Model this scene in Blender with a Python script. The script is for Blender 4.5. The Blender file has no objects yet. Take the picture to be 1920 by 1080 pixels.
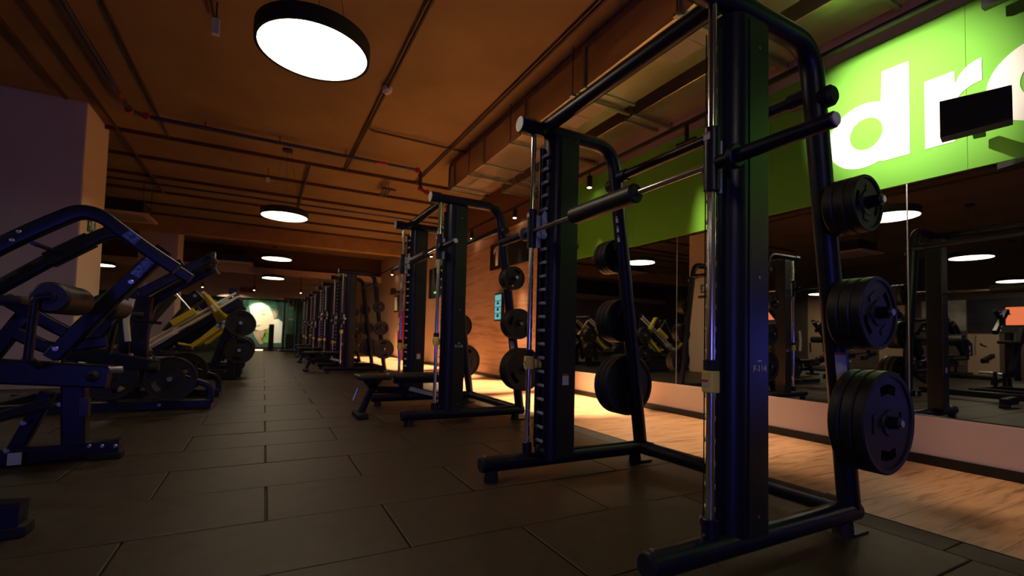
import bpy, bmesh, math, random
from mathutils import Vector, Matrix, Quaternion
random.seed(7)
R = math.radians
scene = bpy.context.scene
col = scene.collection

# ------------------------------------------------------------------ camera
FPX, CX, CY, YAW, PITCH, ROLL, CAMH = 873.44, 960.0, 594.12, .4888, .0445, .0247, 0.83
_f0 = Vector((math.sin(YAW), math.cos(YAW), 0)); _r0 = Vector((math.cos(YAW), -math.sin(YAW), 0)); _u0 = Vector((0, 0, 1))
CF = _f0*math.cos(PITCH) + _u0*math.sin(PITCH)
_u = _u0*math.cos(PITCH) - _f0*math.sin(PITCH)
CR = _r0*math.cos(ROLL) + _u*math.sin(ROLL)
CU = _u*math.cos(ROLL) - _r0*math.sin(ROLL)
CAM = Vector((0, 0, CAMH))
cd = bpy.data.cameras.new('camera'); cam = bpy.data.objects.new('camera', cd); col.objects.link(cam)
cam.matrix_world = Matrix(((CR.x, CU.x, -CF.x, 0), (CR.y, CU.y, -CF.y, 0), (CR.z, CU.z, -CF.z, CAMH), (0, 0, 0, 1)))
cd.sensor_width = 36; cd.lens = FPX*36/1920; cd.shift_y = (CY-540)/1920; cd.clip_start = .02; cd.clip_end = 200
cd.dof.use_dof = True; cd.dof.focus_distance = 2.4; cd.dof.aperture_fstop = 2.2
scene.camera = cam

def ray(x, y): return CR*(x-CX) - CU*(y-CY) + CF*FPX
def onplane(x, y, ax, v):
    d = ray(x, y); return CAM + d*((v-CAM[ax])/d[ax])
def onY(x, y, Y): return onplane(x, y, 1, Y)

# ------------------------------------------------------------------ world, exposure, large lights
w = bpy.data.worlds.new('world'); scene.world = w; w.use_nodes = True
w.node_tree.nodes['Background'].inputs[0].default_value = (.02, .015, .012, 1)
w.node_tree.nodes['Background'].inputs[1].default_value = .05
scene.view_settings.view_transform = 'Standard'; scene.view_settings.look = 'None'
scene.view_settings.gamma = 1; scene.view_settings.use_curve_mapping = False
scene.view_settings.exposure = 0.0

def area_light(name, loc, target, sx, sy, power, color):
    l = bpy.data.lights.new(name, 'AREA'); l.shape = 'RECTANGLE'; l.size = sx; l.size_y = sy; l.energy = power; l.color = color
    o = bpy.data.objects.new(name, l); col.objects.link(o); o.location = loc
    o.rotation_euler = (Vector(target)-Vector(loc)).to_track_quat('-Z', 'Y').to_euler(); return o
# unseen blue lamp behind the photographer, inferred from the blue-lit frames
area_light('blue_lamp', (-1.6, -3.9, .7), (0.8, 3, .7), .7, .8, 30, (.10, .10, 1))

# ------------------------------------------------------------------ materials
MAT = {}
def nodes(m): return m.node_tree.nodes, m.node_tree.links
def mat(name, color, rough=.5, metal=0, spec=.5, noise=None, bump=None, coat=0, emit=None, estr=0):
    """noise=(scale, amount, (sx,sy,sz)) lightens/darkens the colour, bump=(scale,strength)"""
    m = bpy.data.materials.new(name); m.use_nodes = True; n, l = nodes(m); b = n['Principled BSDF']
    b.inputs['Base Color'].default_value = (*color, 1); b.inputs['Roughness'].default_value = rough
    b.inputs['Metallic'].default_value = metal; b.inputs['Specular IOR Level'].default_value = spec
    b.inputs['Coat Weight'].default_value = coat
    tc = n.new('ShaderNodeTexCoord')
    if noise:
        mp = n.new('ShaderNodeMapping'); mp.inputs['Scale'].default_value = noise[2]; l.new(tc.outputs['Object'], mp.inputs[0])
        t = n.new('ShaderNodeTexNoise'); t.inputs['Scale'].default_value = noise[0]; t.inputs['Detail'].default_value = 5; l.new(mp.outputs[0], t.inputs[0])
        r = n.new('ShaderNodeValToRGB'); a = noise[1]
        r.color_ramp.elements[0].position = .3; r.color_ramp.elements[1].position = .7
        r.color_ramp.elements[0].color = (*[c*(1-a) for c in color], 1); r.color_ramp.elements[1].color = (*[min(1, c*(1+a)) for c in color], 1)
        l.new(t.outputs[0], r.inputs[0]); l.new(r.outputs[0], b.inputs['Base Color'])
    if bump:
        t2 = n.new('ShaderNodeTexNoise'); t2.inputs['Scale'].default_value = bump[0]; t2.inputs['Detail'].default_value = 3; l.new(tc.outputs['Object'], t2.inputs[0])
        bp = n.new('ShaderNodeBump'); bp.inputs['Strength'].default_value = bump[1]; bp.inputs['Distance'].default_value = .01
        l.new(t2.outputs[0], bp.inputs['Height']); l.new(bp.outputs[0], b.inputs['Normal'])
    if emit:
        b.inputs['Emission Color'].default_value = (*emit, 1); b.inputs['Emission Strength'].default_value = estr
    MAT[name] = m; return m

mat('frame', (.0045, .005, .021), .36, 0, .42, bump=(420, .04))  # blue tint put into the paint to strengthen the blue lamp's cast
mat('frame_matt', (.008, .008, .012), .55, 0, .4)
mat('panel', (.016, .016, .017), .34, 0, .6)
mat('plate', (.009, .009, .010), .5, 0, .5, bump=(160, .12))
mat('pad', (.02, .019, .018), .45, 0, .5, bump=(220, .08))
mat('rubber', (.006, .006, .014), .7)  # bluish base colour carries some of the blue lamp's cast
mat('chrome', (.75, .75, .76), .16, 1)
mat('steel', (.55, .55, .56), .32, 1)
mat('peg', (.72, .72, .7), .35, .1)
mat('hook', (.6, .63, .63), .4, .0)
mat('white_cap', (.75, .73, .68), .5)
mat('yellow', (.62, .47, .03), .4)
mat('yellow_pale', (.85, .66, .13), .45)
mat('warn_red', (.55, .07, .02), .5)
mat('sticker', (.55, .55, .58), .5)
mat('ink', (.02, .02, .02), .6)
mat('print_white', (.75, .75, .78), .5)
mat('decal_blue', (.12, .2, .5), .4, noise=(70, .95, (1, 1, 1)))
mat('mat_rubber', (.042, .032, .0215), .44, 0, .5, noise=(9, .28, (1, 1, 1)), bump=(260, .22))
mat('mat_edge', (.04, .036, .03), .6, noise=(12, .25, (1, 1, 1)), bump=(260, .2))
mat('subfloor', (.03, .027, .022), .7)
mat('ceiling_paint', (.31, .20, .09), .9, 0, .2, noise=(1.2, .14, (1, 1, 1)))
mat('beam_paint', (.46, .26, .105), .9, 0, .2, noise=(3, .12, (1, 1, 1)))
mat('joist_paint', (.10, .052, .02), .9, 0, .2)
mat('wall_cream', (.66, .48, .34), .8, 0, .2, noise=(1.5, .05, (1, 1, 1)))
mat('column_cream', (.86, .70, .54), .75, 0, .2)
mat('wall_violet', (.60, .51, .58), .8, 0, .2, noise=(1.3, .06, (1, 1, 1)))
mat('low_panel', (.82, .66, .57), .6, 0, .3, noise=(2, .04, (1, 1, 1)))
mat('wall_dim', (.13, .10, .085), .85)
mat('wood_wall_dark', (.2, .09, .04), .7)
mat('black_paint', (.008, .008, .008), .5)
mat('green', (.15, .45, .035), .65, 0, .3)
mat('letter', (.85, .8, .74), .6)
mat('mirror', (.80, .82, .78), .0, 1)
mat('mirror_edge', (.5, .5, .48), .3, .6)
mat('duct', (.56, .50, .38), .30, .9, noise=(2.5, .25, (1, .4, 1)), bump=(3, .15))
mat('duct_trim', (.36, .38, .34), .35, .9)
mat('grille', (.33, .26, .2), .5, .2)
mat('pipe_dark', (.04, .026, .017), .6)
mat('pipe_blue', (.05, .05, .085), .4, .3)
mat('red', (.42, .015, .01), .45)
mat('white_plastic', (.6, .58, .55), .5)
mat('exit_green', (.01, .16, .03), .5)
mat('lamp_shell', (.012, .011, .009), .5)
mat('lamp_glow', (.9, .88, .82), .5, emit=(1, .83, .58), estr=14)
mat('spot_glow', (.9, .88, .82), .5, emit=(1, .8, .55), estr=25)
mat('led_strip', (.9, .6, .45), .5, emit=(1, .55, .33), estr=6)
mat('screen', (.01, .02, .02), .2, emit=(.25, .75, .72), estr=.55)
mat('screen_dark', (.005, .006, .007), .25)
mat('led_green', (.02, .3, .02), .4, emit=(.2, 1, .1), estr=1.5)
mat('poster_pale', (.5, .5, .46), .6, noise=(2.2, .5, (1, 1, 1)))
mat('poster_dark', (.03, .035, .05), .6, noise=(2.2, .5, (1, 1, 1)))
mat('poster_red', (.5, .1, .06), .6, noise=(2.2, .4, (1, 1, 1)))
mat('mural_green', (.02, .085, .055), .7, noise=(1.6, .35, (1, 1, 1)))
mat('mural_hair', (.09, .27, .17), .7, noise=(5, .35, (1, 1, 3)))
mat('mural_skin', (.62, .49, .33), .7, noise=(2, .1, (1, 1, 1)))
mat('mural_shade', (.34, .24, .15), .7, noise=(3, .2, (1, 1, 1)))
mat('mural_white', (.6, .62, .52), .7)
mat('mural_leaf', (.12, .25, .03), .7, noise=(6, .5, (1, 1, 1)))
mat('mural_teal', (.14, .34, .26), .7)

def wood_mat(name, c1, c2, c3, scale, rough):
    m = bpy.data.materials.new(name); m.use_nodes = True; n, l = nodes(m); b = n['Principled BSDF']; b.inputs['Roughness'].default_value = rough
    tc = n.new('ShaderNodeTexCoord'); mp = n.new('ShaderNodeMapping'); mp.inputs['Scale'].default_value = scale; l.new(tc.outputs['Object'], mp.inputs[0])
    oi = n.new('ShaderNodeObjectInfo'); ad = n.new('ShaderNodeVectorMath'); ad.operation = 'ADD'
    sc = n.new('ShaderNodeMath'); sc.operation = 'MULTIPLY'; sc.inputs[1].default_value = 40; l.new(oi.outputs['Random'], sc.inputs[0])
    l.new(mp.outputs[0], ad.inputs[0]); l.new(sc.outputs[0], ad.inputs[1])
    t = n.new('ShaderNodeTexNoise'); t.inputs['Scale'].default_value = 2.2; t.inputs['Detail'].default_value = 7; t.inputs['Distortion'].default_value = .6; l.new(ad.outputs[0], t.inputs[0])
    r = n.new('ShaderNodeValToRGB'); e = r.color_ramp.elements
    e[0].position = .30; e[0].color = (*c1, 1); e[1].position = .72; e[1].color = (*c3, 1); x = e.new(.48); x.color = (*c2, 1)
    l.new(t.outputs[0], r.inputs[0]); l.new(r.outputs[0], b.inputs['Base Color'])
    bp = n.new('ShaderNodeBump'); bp.inputs['Strength'].default_value = .08; l.new(t.outputs[0], bp.inputs['Height']); l.new(bp.outputs[0], b.inputs['Normal'])
    MAT[name] = m
wood_mat('wood_floor', (.26, .115, .055), (.50, .27, .14), (.60, .34, .19), (1.3, 11, 1), .38)
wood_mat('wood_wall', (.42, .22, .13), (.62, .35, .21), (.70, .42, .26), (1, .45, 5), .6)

# ------------------------------------------------------------------ mesh helpers
class MB:
    def __init__(s): s.v = []; s.f = []; s.flat = set()
    def add(s, vs, fs):
        o = len(s.v); s.v += [tuple(v) for v in vs]; s.f += [tuple(o+i for i in f) for f in fs]; return s
    def box(s, x0, x1, y0, y1, z0, z1, c=0):
        if c <= 0:
            v = [(x, y, z) for z in (z0, z1) for y in (y0, y1) for x in (x0, x1)]
            return s.add(v, [(0, 2, 3, 1), (4, 5, 7, 6), (0, 1, 5, 4), (2, 6, 7, 3), (0, 4, 6, 2), (1, 3, 7, 5)])
        bm = bmesh.new(); bmesh.ops.create_cube(bm, size=1)
        for v in bm.verts: v.co = ((x0+x1)/2+v.co.x*(x1-x0), (y0+y1)/2+v.co.y*(y1-y0), (z0+z1)/2+v.co.z*(z1-z0))
        bmesh.ops.bevel(bm, geom=bm.edges[:], offset=c, segments=2, affect='EDGES', profile=.5)
        bm.verts.ensure_lookup_table(); bm.verts.index_update()
        o = len(s.f); bm.normal_update()
        for i, f in enumerate(bm.faces):
            if max(abs(q) for q in f.normal) > .999: s.flat.add(o+i)
        s.add([v.co[:] for v in bm.verts], [[v.index for v in f.verts] for f in bm.faces]); bm.free(); return s
    def cyl(s, p0, p1, r, n=20, r1=None, ch=0):
        p0 = Vector(p0); p1 = Vector(p1); d = (p1-p0); L = d.length; d.normalize(); r1 = r if r1 is None else r1
        a = d.orthogonal().normalized(); b = d.cross(a)
        rings = [(0, r), (L, r1)] if not ch else [(0, r-ch), (ch, r), (L-ch, r1), (L, r1-ch)]
        vs = []
        for (h, q) in rings:
            for i in range(n):
                t = 2*math.pi*i/n; vs.append(p0+d*h+a*(q*math.cos(t))+b*(q*math.sin(t)))
        fs = [tuple(reversed(range(n)))]
        for k in range(len(rings)-1):
            for i in range(n): j = (i+1) % n; fs.append((k*n+i, k*n+j, (k+1)*n+j, (k+1)*n+i))
        fs.append(tuple(range((len(rings)-1)*n, len(rings)*n)))
        return s.add(vs, fs)
    def lathe(s, prof, c, axis='Z', n=32):
        """prof list of (r,h) closed ends at r=0 allowed"""
        vs = []; fs = []; m = len(prof); c = Vector(c)
        for i in range(n):
            t = 2*math.pi*i/n
            for (r, h) in prof:
                p = (r*math.cos(t), r*math.sin(t), h)
                if axis == 'Y': p = (p[0], p[2], p[1])
                if axis == 'X': p = (p[2], p[0], p[1])
                vs.append(c+Vector(p))
        for i in range(n):
            j = (i+1) % n
            for k in range(m-1): fs.append((i*m+k, j*m+k, j*m+k+1, i*m+k+1))
        return s.add(vs, fs)
    def sweep(s, path, sec, up=(0, 1, 0), caps=True):
        """path points, sec list of (a,b) with a along side (tangent x up), b along up"""
        path = [Vector(p) for p in path]; up = Vector(up).normalized(); n = len(sec); vs = []
        for i, p in enumerate(path):
            if i == 0: t = path[1]-p
            elif i == len(path)-1: t = p-path[i-1]
            else: t = (path[i+1]-p).normalized()+(p-path[i-1]).normalized()
            t.normalize(); side = t.cross(up)
            if side.length < 1e-4: side = t.orthogonal()
            side.normalize(); b = side.cross(t).normalized()
            k = 1
            if 0 < i < len(path)-1:
                c = (path[i+1]-p).normalized().dot((p-path[i-1]).normalized()); k = 1/max(.5, math.sqrt((1+c)/2))
            for (x, y) in sec: vs.append(p+side*(x*k)+b*y)
        fs = []; o = len(s.f); sl = [math.dist(sec[i], sec[(i+1) % n]) for i in range(n)]; ml = min(sl)
        for k in range(len(path)-1):
            lg = (path[k+1]-path[k]).length
            for i in range(n):
                j = (i+1) % n
                if sl[i] > 2.5*ml and lg > .06: s.flat.add(o+len(fs))
                fs.append((k*n+i, k*n+j, (k+1)*n+j, (k+1)*n+i))
        if caps: fs.append(tuple(reversed(range(n)))); fs.append(tuple(range((len(path)-1)*n, len(path)*n)))
        return s.add(vs, fs)
    def prism(s, poly, ax, h0, h1):
        """2-D polygon extruded along axis ax; poly in the other two axes in order"""
        o = [i for i in range(3) if i != ax]; vs = []
        for h in (h0, h1):
            for p in poly:
                v = [0, 0, 0]; v[ax] = h; v[o[0]] = p[0]; v[o[1]] = p[1]; vs.append(v)
        n = len(poly); fs = [tuple(range(n)), tuple(reversed(range(n, 2*n)))]
        sl = [math.dist(poly[i], poly[(i+1) % n]) for i in range(n)]; ml = min(sl); o = len(s.f)
        for i in range(n):
            j = (i+1) % n
            if sl[i] > 2.5*ml and sl[i] > .02: s.flat.add(o+len(fs))
            fs.append((i, n+i, n+j, j))
        return s.add(vs, fs)
    def mesh(s, name, smooth=True):
        me = bpy.data.meshes.new(name); me.from_pydata(s.v, [], s.f); me.validate()
        bm = bmesh.new(); bm.from_mesh(me); bmesh.ops.recalc_face_normals(bm, faces=bm.faces); bm.to_mesh(me); bm.free()
        if smooth:
            for p in me.polygons: p.use_smooth = True
            me.set_sharp_from_angle(angle=R(34))
            if len(me.polygons) == len(s.f):
                for i in s.flat: me.polygons[i].use_smooth = False
        return me

def rsec(w, h, r=.012, n=3):
    """rounded rectangle section, w across (side), h along up"""
    pts = []
    for (cx, cy, a0) in ((w/2-r, h/2-r, 0), (-w/2+r, h/2-r, 90), (-w/2+r, -h/2+r, 180), (w/2-r, -h/2+r, 270)):
        for k in range(n+1):
            a = R(a0+90*k/n); pts.append((cx+r*math.cos(a), cy+r*math.sin(a)))
    return pts
def csec(r, n=18): return [(r*math.cos(2*math.pi*i/n), r*math.sin(2*math.pi*i/n)) for i in range(n)]
def fillet(pts, rad, n=6):
    pts = [Vector(p) for p in pts]; out = [pts[0]]
    for i in range(1, len(pts)-1):
        a = pts[i-1]-pts[i]; b = pts[i+1]-pts[i]; la, lb = a.length, b.length; a.normalize(); b.normalize()
        r = min(rad, la*.48, lb*.48); p0 = pts[i]+a*r; p2 = pts[i]+b*r
        for k in range(n+1):
            t = k/n; out.append(p0*(1-t)**2+pts[i]*(2*t*(1-t))+p2*t*t)
    out.append(pts[-1]); return out

def obj(name, mb, m, parent=None, loc=None, smooth=True):
    me = mb if isinstance(mb, bpy.types.Mesh) else mb.mesh(name, smooth)
    if m is not None and not me.materials: me.materials.append(MAT[m])
    o = bpy.data.objects.new(name, me); col.objects.link(o)
    if parent is not None: o.parent = parent
    if loc is not None: o.location = loc
    return o
def tag(o, label=None, cat=None, group=None, kind=None):
    if label: o['label'] = label
    if cat: o['category'] = cat
    if group: o['group'] = group
    if kind: o['kind'] = kind
    return o
def thing(name, label, cat, loc, group=None):
    o = bpy.data.objects.new(name, None); col.objects.link(o); o.location = loc; o.empty_display_size = .1
    return tag(o, label, cat, group)
def copy_tree(o, parent=None):
    c = o.copy(); col.objects.link(c); c.parent = parent
    for ch in [x for x in col.objects if x.parent == o]: copy_tree(ch, c)
    return c
def struct(name, mb, m, label=None, smooth=False):
    o = obj(name, mb, m, smooth=smooth); o['kind'] = 'structure'
    if label: o['label'] = label
    return o
def text_mesh(name, s, size, depth=.0006):
    c = bpy.data.curves.new(name, 'FONT'); c.body = s; c.size = size; c.align_x = 'CENTER'; c.align_y = 'CENTER'; c.extrude = depth; c.offset = size*.012
    t = bpy.data.objects.new(name, c); col.objects.link(t)
    me = bpy.data.meshes.new_from_object(t.evaluated_get(bpy.context.evaluated_depsgraph_get()))
    col.objects.unlink(t); bpy.data.objects.remove(t); bpy.data.curves.remove(c); return me

# ------------------------------------------------------------------ the room
WX = 4.235          # mirror wall
ZC = 3.95           # ceiling
Y0, Y1 = -5.0, 24.0
XL = -12.0
EDGE0, EDGE1 = 2.505, 2.69
floor = struct('floor', MB().box(XL, WX+.1, Y0, Y1, -.12, -.012), 'subfloor', 'dark rubber mat floor of the gym with staggered mats')
ML, MW = .995, .514
nm = 0; cache = {}
for k in range(-5, 40):
    ya = 2.335+MW*k; yb = ya+MW
    off = .046 if k % 2 == 0 else .546
    xs = [off+ML*n for n in range(-4, 5)]
    xs = [x for x in xs if -3.2 < x < EDGE0-.02]+[EDGE0]
    for a, b in zip(xs[:-1], xs[1:]):
        key = round(b-a, 3)
        if key not in cache:
            cache[key] = MB().box(-key/2+.0035, key/2-.0035, -MW/2+.0025, MW/2-.0025, -.02, 0, .005).mesh('mat', False); cache[key].materials.append(MAT['mat_rubber'])
        if nm < 300:
            o = obj('mat', cache[key], None, floor, ((a+b)/2, (ya+yb)/2, random.uniform(-.0012, .0012))); o.rotation_euler = (random.uniform(-.0012, .0012), random.uniform(-.001, .001), 0); nm += 1
# mats further left and far away, joined
rest = MB()
for k in range(-14, 46):
    ya = 2.335+MW*k; yb = ya+MW; off = .046 if k % 2 == 0 else .546
    for n in range(-13, 3):
        a = off+ML*n; b = a+ML
        inner = a > -3.2-1e-6 and -5 <= k < 40
        if inner or yb > 23.3: continue
        b = min(b, EDGE0)
        if b-a > .05: rest.box(a+.003, b-.003, ya+.0025, yb-.0025, -.02, 0)
o = obj('mat_field', rest, 'mat_rubber', floor, smooth=False); o['kind'] = 'stuff'
em = MB().box(0, EDGE1-EDGE0-.004, -ML/2+.002, ML/2-.002, -.02, 0, .004).mesh('edge_mat', False); em.materials.append(MAT['mat_edge'])
for k in range(-5, 22): obj('edge_mat', em, None, floor, (EDGE0+.002, 1.38+ML*k, -.001))
obj('edge_trim', MB().box(EDGE1-.004, EDGE1+.004, Y0, 23.2, -.02, .001), 'black_paint', floor)
PW = .192; pm = MB().box(EDGE1+.005, WX, -PW/2+.0008, PW/2-.0008, -.02, -.004, .0008).mesh('plank', False); pm.materials.append(MAT['wood_floor'])
for k in range(132): obj('plank', pm, None, floor, (0, -2.2+PW*k, random.uniform(-.0004, .0004)))

# right wall
wr = struct('wall_right', MB().box(WX+.03, WX+.2, Y0, Y1, 0, ZC), 'wall_cream', 'cream wall behind the mirrors and green panels')
struct('baseboard_right', MB().box(WX-.012, WX+.03, Y0, 23.2, 0, .065), 'black_paint', 'black skirting along the mirror wall')
for a, b in zip([-5, -2.6, -.2, 2.2, 4.6, 6.6], [-2.6, -.2, 2.2, 4.6, 6.6, 6.6]):
    if b > a: obj('low_panel', MB().box(WX, WX+.03, a+.0005, b-.0005, .065, .339), 'low_panel', wr, smooth=False)
for a, b in ((-5, -2.75), (-2.75, -.54), (-.54, 1.673), (1.673, 3.886), (3.886, 6.1), (6.1, 6.6)):
    mp = obj('mirror_panel', MB().box(WX+.004, WX+.03, a+.003, b-.003, .339, 2.065), 'mirror', wr, smooth=False)
    obj('mirror_joint', MB().box(WX+.001, WX+.02, b-.0035, b+.0035, .339, 2.065), 'mirror_edge', wr, smooth=False)
for a, b in ((-5, -1.7), (-1.7, 1.325), (1.325, 2.95), (2.95, 4.6), (4.6, 6.6)):
    obj('green_panel', MB().box(WX-.004, WX+.03, a+.0012, b-.0012, 2.065, 3.245), 'green', wr, smooth=False)
obj('wood_cladding', MB().box(WX-.01, WX+.03, 6.6, 11.0, .065, 3.02), 'wood_wall', wr, smooth=False)
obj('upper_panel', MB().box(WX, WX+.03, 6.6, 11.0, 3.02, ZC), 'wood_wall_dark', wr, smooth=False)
# left, far, back walls
struct('wall_left', MB().box(XL-.2, XL, Y0, Y1, 0, ZC), 'wall_dim', 'far left wall of the gym hall')
wb = struct('wall_far', MB().box(XL, WX, Y1, Y1+.2, 0, ZC), 'wall_cream', 'end wall of the aisle behind the mural')
struct('wall_back', MB().box(XL, WX, Y0-.2, Y0, 0, ZC), 'wall_violet', 'wall behind the photographer')
struct('ceiling', MB().box(XL-.2, WX+.2, Y0-.2, Y1+.2, ZC, ZC+.2), 'ceiling_paint', 'brown painted concrete ceiling')
# columns
struct('wall_stub', MB().box(-3.35, -2.3, 8.4, 9.42, 0, ZC, .006), 'wall_violet', 'square concrete column with a violet grey front')
struct('wall_column', MB().box(-3.2, -2.3, 16.4, 17.4, 0, ZC, .006), 'wall_violet', 'further concrete column beside the leg machines')
for (ya, yb) in ((8.405, 9.415), (16.405, 17.395)):
    tr = struct('trim_1' if ya < 10 else 'trim_2', MB().box(-2.3, -2.288, ya, yb, 0, ZC), 'column_cream', 'cream facing board on the aisle side of the column')
# far bulkhead, platform, mural
struct('wall_bulkhead', MB().box(XL, WX, 23.78, Y1, 2.37, 3.06), 'wall_cream', 'cream bulkhead above the portrait mural')
struct('trim_3', MB().box(XL, WX, 23.72, 23.80, 2.31, 2.375), 'wall_cream', 'ledge below the bulkhead')
plat = struct('floor_platform', MB().box(-5, WX, 23.2, Y1, -.01, .14), 'mat_edge', 'low step in front of the mural')
# ceiling beam, joists, soffit
struct('trim_4', MB().box(2.86, 3.12, Y0, 7.95, 3.47, ZC), 'beam_paint', 'brown concrete beam beside the air ducts')
for k, y in enumerate((9.2, 10.45, 11.7, 12.95, 14.2, 15.45, 16.7)):
    struct('trim_%d' % (5+k), MB().box(-7, WX, y-.018, y+.018, ZC-.055, ZC), 'joist_paint', 'thin joist across the ceiling')
struct('trim_12', MB().box(XL, WX, 15.6, 15.9, 3.5, ZC), 'beam_paint', 'cross beam of the ceiling')
struct('trim_13', MB().box(XL, WX, 19.6, 19.9, 2.97, 3.2), 'wall_cream', 'pale cross beam before the end wall')
struct('trim_14', MB().box(XL, WX, 19.75, 19.9, 3.2, ZC), 'joist_paint', 'dark upstand over the pale cross beam')

# ------------------------------------------------------------------ wall lettering
def ring_pts(cy, cz, ry, rz, a0, a1, n): return [(cy+ry*math.cos(R(a0+(a1-a0)*i/n)), cz+rz*math.sin(R(a0+(a1-a0)*i/n))) for i in range(n+1)]
def flat_letter(name, loops, parent):
    """2-D curve fill with holes: loops in (y,z) world"""
    c = bpy.data.curves.new(name, 'CURVE'); c.dimensions = '2D'; c.fill_mode = 'BOTH'; c.extrude = .002
    for lp in loops:
        s = c.splines.new('POLY'); s.points.add(len(lp)-1); s.use_cyclic_u = True
        for p, q in zip(s.points, lp): p.co = (-q[0], q[1], 0, 1)
    t = bpy.data.objects.new(name, c); col.objects.link(t)
    me = bpy.data.meshes.new_from_object(t.evaluated_get(bpy.context.evaluated_depsgraph_get())); col.objects.unlink(t); bpy.data.objects.remove(t)
    for v in me.vertices: v.co = (WX-.006+v.co.z, -v.co.x, v.co.y)
    bm = bmesh.new(); bm.from_mesh(me); bmesh.ops.recalc_face_normals(bm, faces=bm.faces); bm.to_mesh(me); bm.free()
    return obj(name, me, 'letter', parent)
let = thing('wall_lettering', 'large white letters on the green panel above the mirror', 'sign', (0, 0, 0))
# reading direction runs toward -Y (left = larger Y)
ol = [(1.646, 3.0), (1.646, 2.285), (1.816, 2.285), (1.816, 2.335)]+ring_pts(1.957, 2.535, .265, .262, 238+0, 238, 1)[:0]
bowl = ring_pts(1.955, 2.535, .267, .262, -62-0, -298+0, 1)[:0]
bl = [(1.955-.267*math.cos(R(a)), 2.535+.262*math.sin(R(a))) for a in range(-58, -302, -8)]   # along the left side of the bowl
bl = [(y, z) for (y, z) in bl if y > 1.816]
d_out = [(1.646, 3.0), (1.646, 2.285), (1.816, 2.285)]+bl+[(1.822, 3.005)]
flat_letter('letter_d', [d_out, ring_pts(1.935, 2.545, .116, .128, 0, 360, 40)], let)
r_out = [(1.555, 2.79), (1.555, 2.285), (1.385, 2.285), (1.385, 2.53)]+[(1.243+.142*math.cos(R(a)), 2.53+.125*math.sin(R(a))) for a in range(10, 91, 10)]+[(1.243, 2.812)]+[(1.243+.14*math.sin(R(a)), 2.66+.152*math.cos(R(a))) for a in range(10, 71, 10)]+[(1.385, 2.70), (1.385, 2.79)]
flat_letter('letter_r', [r_out], let)
flat_letter('letter_o', [ring_pts(.95, 2.545, .275, .268, 0, 360, 56), ring_pts(.95, 2.545, .115, .13, 0, 360, 40)], let)

# ------------------------------------------------------------------ plates
def plate_mesh(r, t, name):
    c = bpy.data.curves.new(name, 'CURVE'); c.dimensions = '2D'; c.fill_mode = 'BOTH'; c.extrude = t*.30
    def loop(pts):
        s = c.splines.new('POLY'); s.points.add(len(pts)-1); s.use_cyclic_u = True
        for p, q in zip(s.points, pts): p.co = (q[0], q[1], 0, 1)
    loop([(r*.93*math.cos(2*math.pi*i/40), r*.93*math.sin(2*math.pi*i/40)) for i in range(40)])
    loop([(.027*math.cos(2*math.pi*i/16), .027*math.sin(2*math.pi*i/16)) for i in range(16)])
    for s in (1, -1):
        a = [(r*.74*math.cos(R(g))*s, r*.74*math.sin(R(g))) for g in (-24, -12, 0, 12, 24)]; b = [(r*.56*math.cos(R(g))*s, r*.56*math.sin(R(g))) for g in (28, 0, -28)]
        loop(a+b)
    t_ = bpy.data.objects.new(name, c); col.objects.link(t_)
    me0 = bpy.data.meshes.new_from_object(t_.evaluated_get(bpy.context.evaluated_depsgraph_get())); col.objects.unlink(t_); bpy.data.objects.remove(t_)
    mb = MB(); mb.add([(v.co.x, v.co.z, v.co.y) for v in me0.vertices], [tuple(p.vertices) for p in me0.polygons])
    h = t/2
    mb.lathe([(r*.88, -h*.6), (r*.89, -h*.92), (r*.97, -h), (r, -h*.75), (r, h*.75), (r*.97, h), (r*.89, h*.92), (r*.88, h*.6)], (0, 0, 0), 'Y', 44)
    mb.lathe([(.027, -h*.9), (.05, -h*.95), (.056, -h*.5), (.056, h*.5), (.05, h*.95), (.027, h*.9)], (0, 0, 0), 'Y', 24)
    for k in (1, -1):   # raised webs either side of the hub
        mb.box(-r*.18, r*.18, -h*.8, h*.8, k*r*.52-.012, k*r*.52+.012)
    me = mb.mesh(name); me.materials.append(MAT['plate']); return me
PL = {'large': (plate_mesh(.213, .044, 'large_plate'), .213, .044), 'medium': (plate_mesh(.152, .042, 'medium_plate'), .152, .042), 'small': (plate_mesh(.118, .04, 'small_plate'), .118, .04), 'full': (plate_mesh(.225, .05, 'full_plate'), .225, .05)}
def plate(kind, loc, label, group, rot=None):
    o = obj('weight_plate', PL[kind][0], None, None, loc)
    o.rotation_euler = rot if rot else (0, random.uniform(0, 6.28), 0)
    return tag(o, label, 'weight plate', group)

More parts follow.
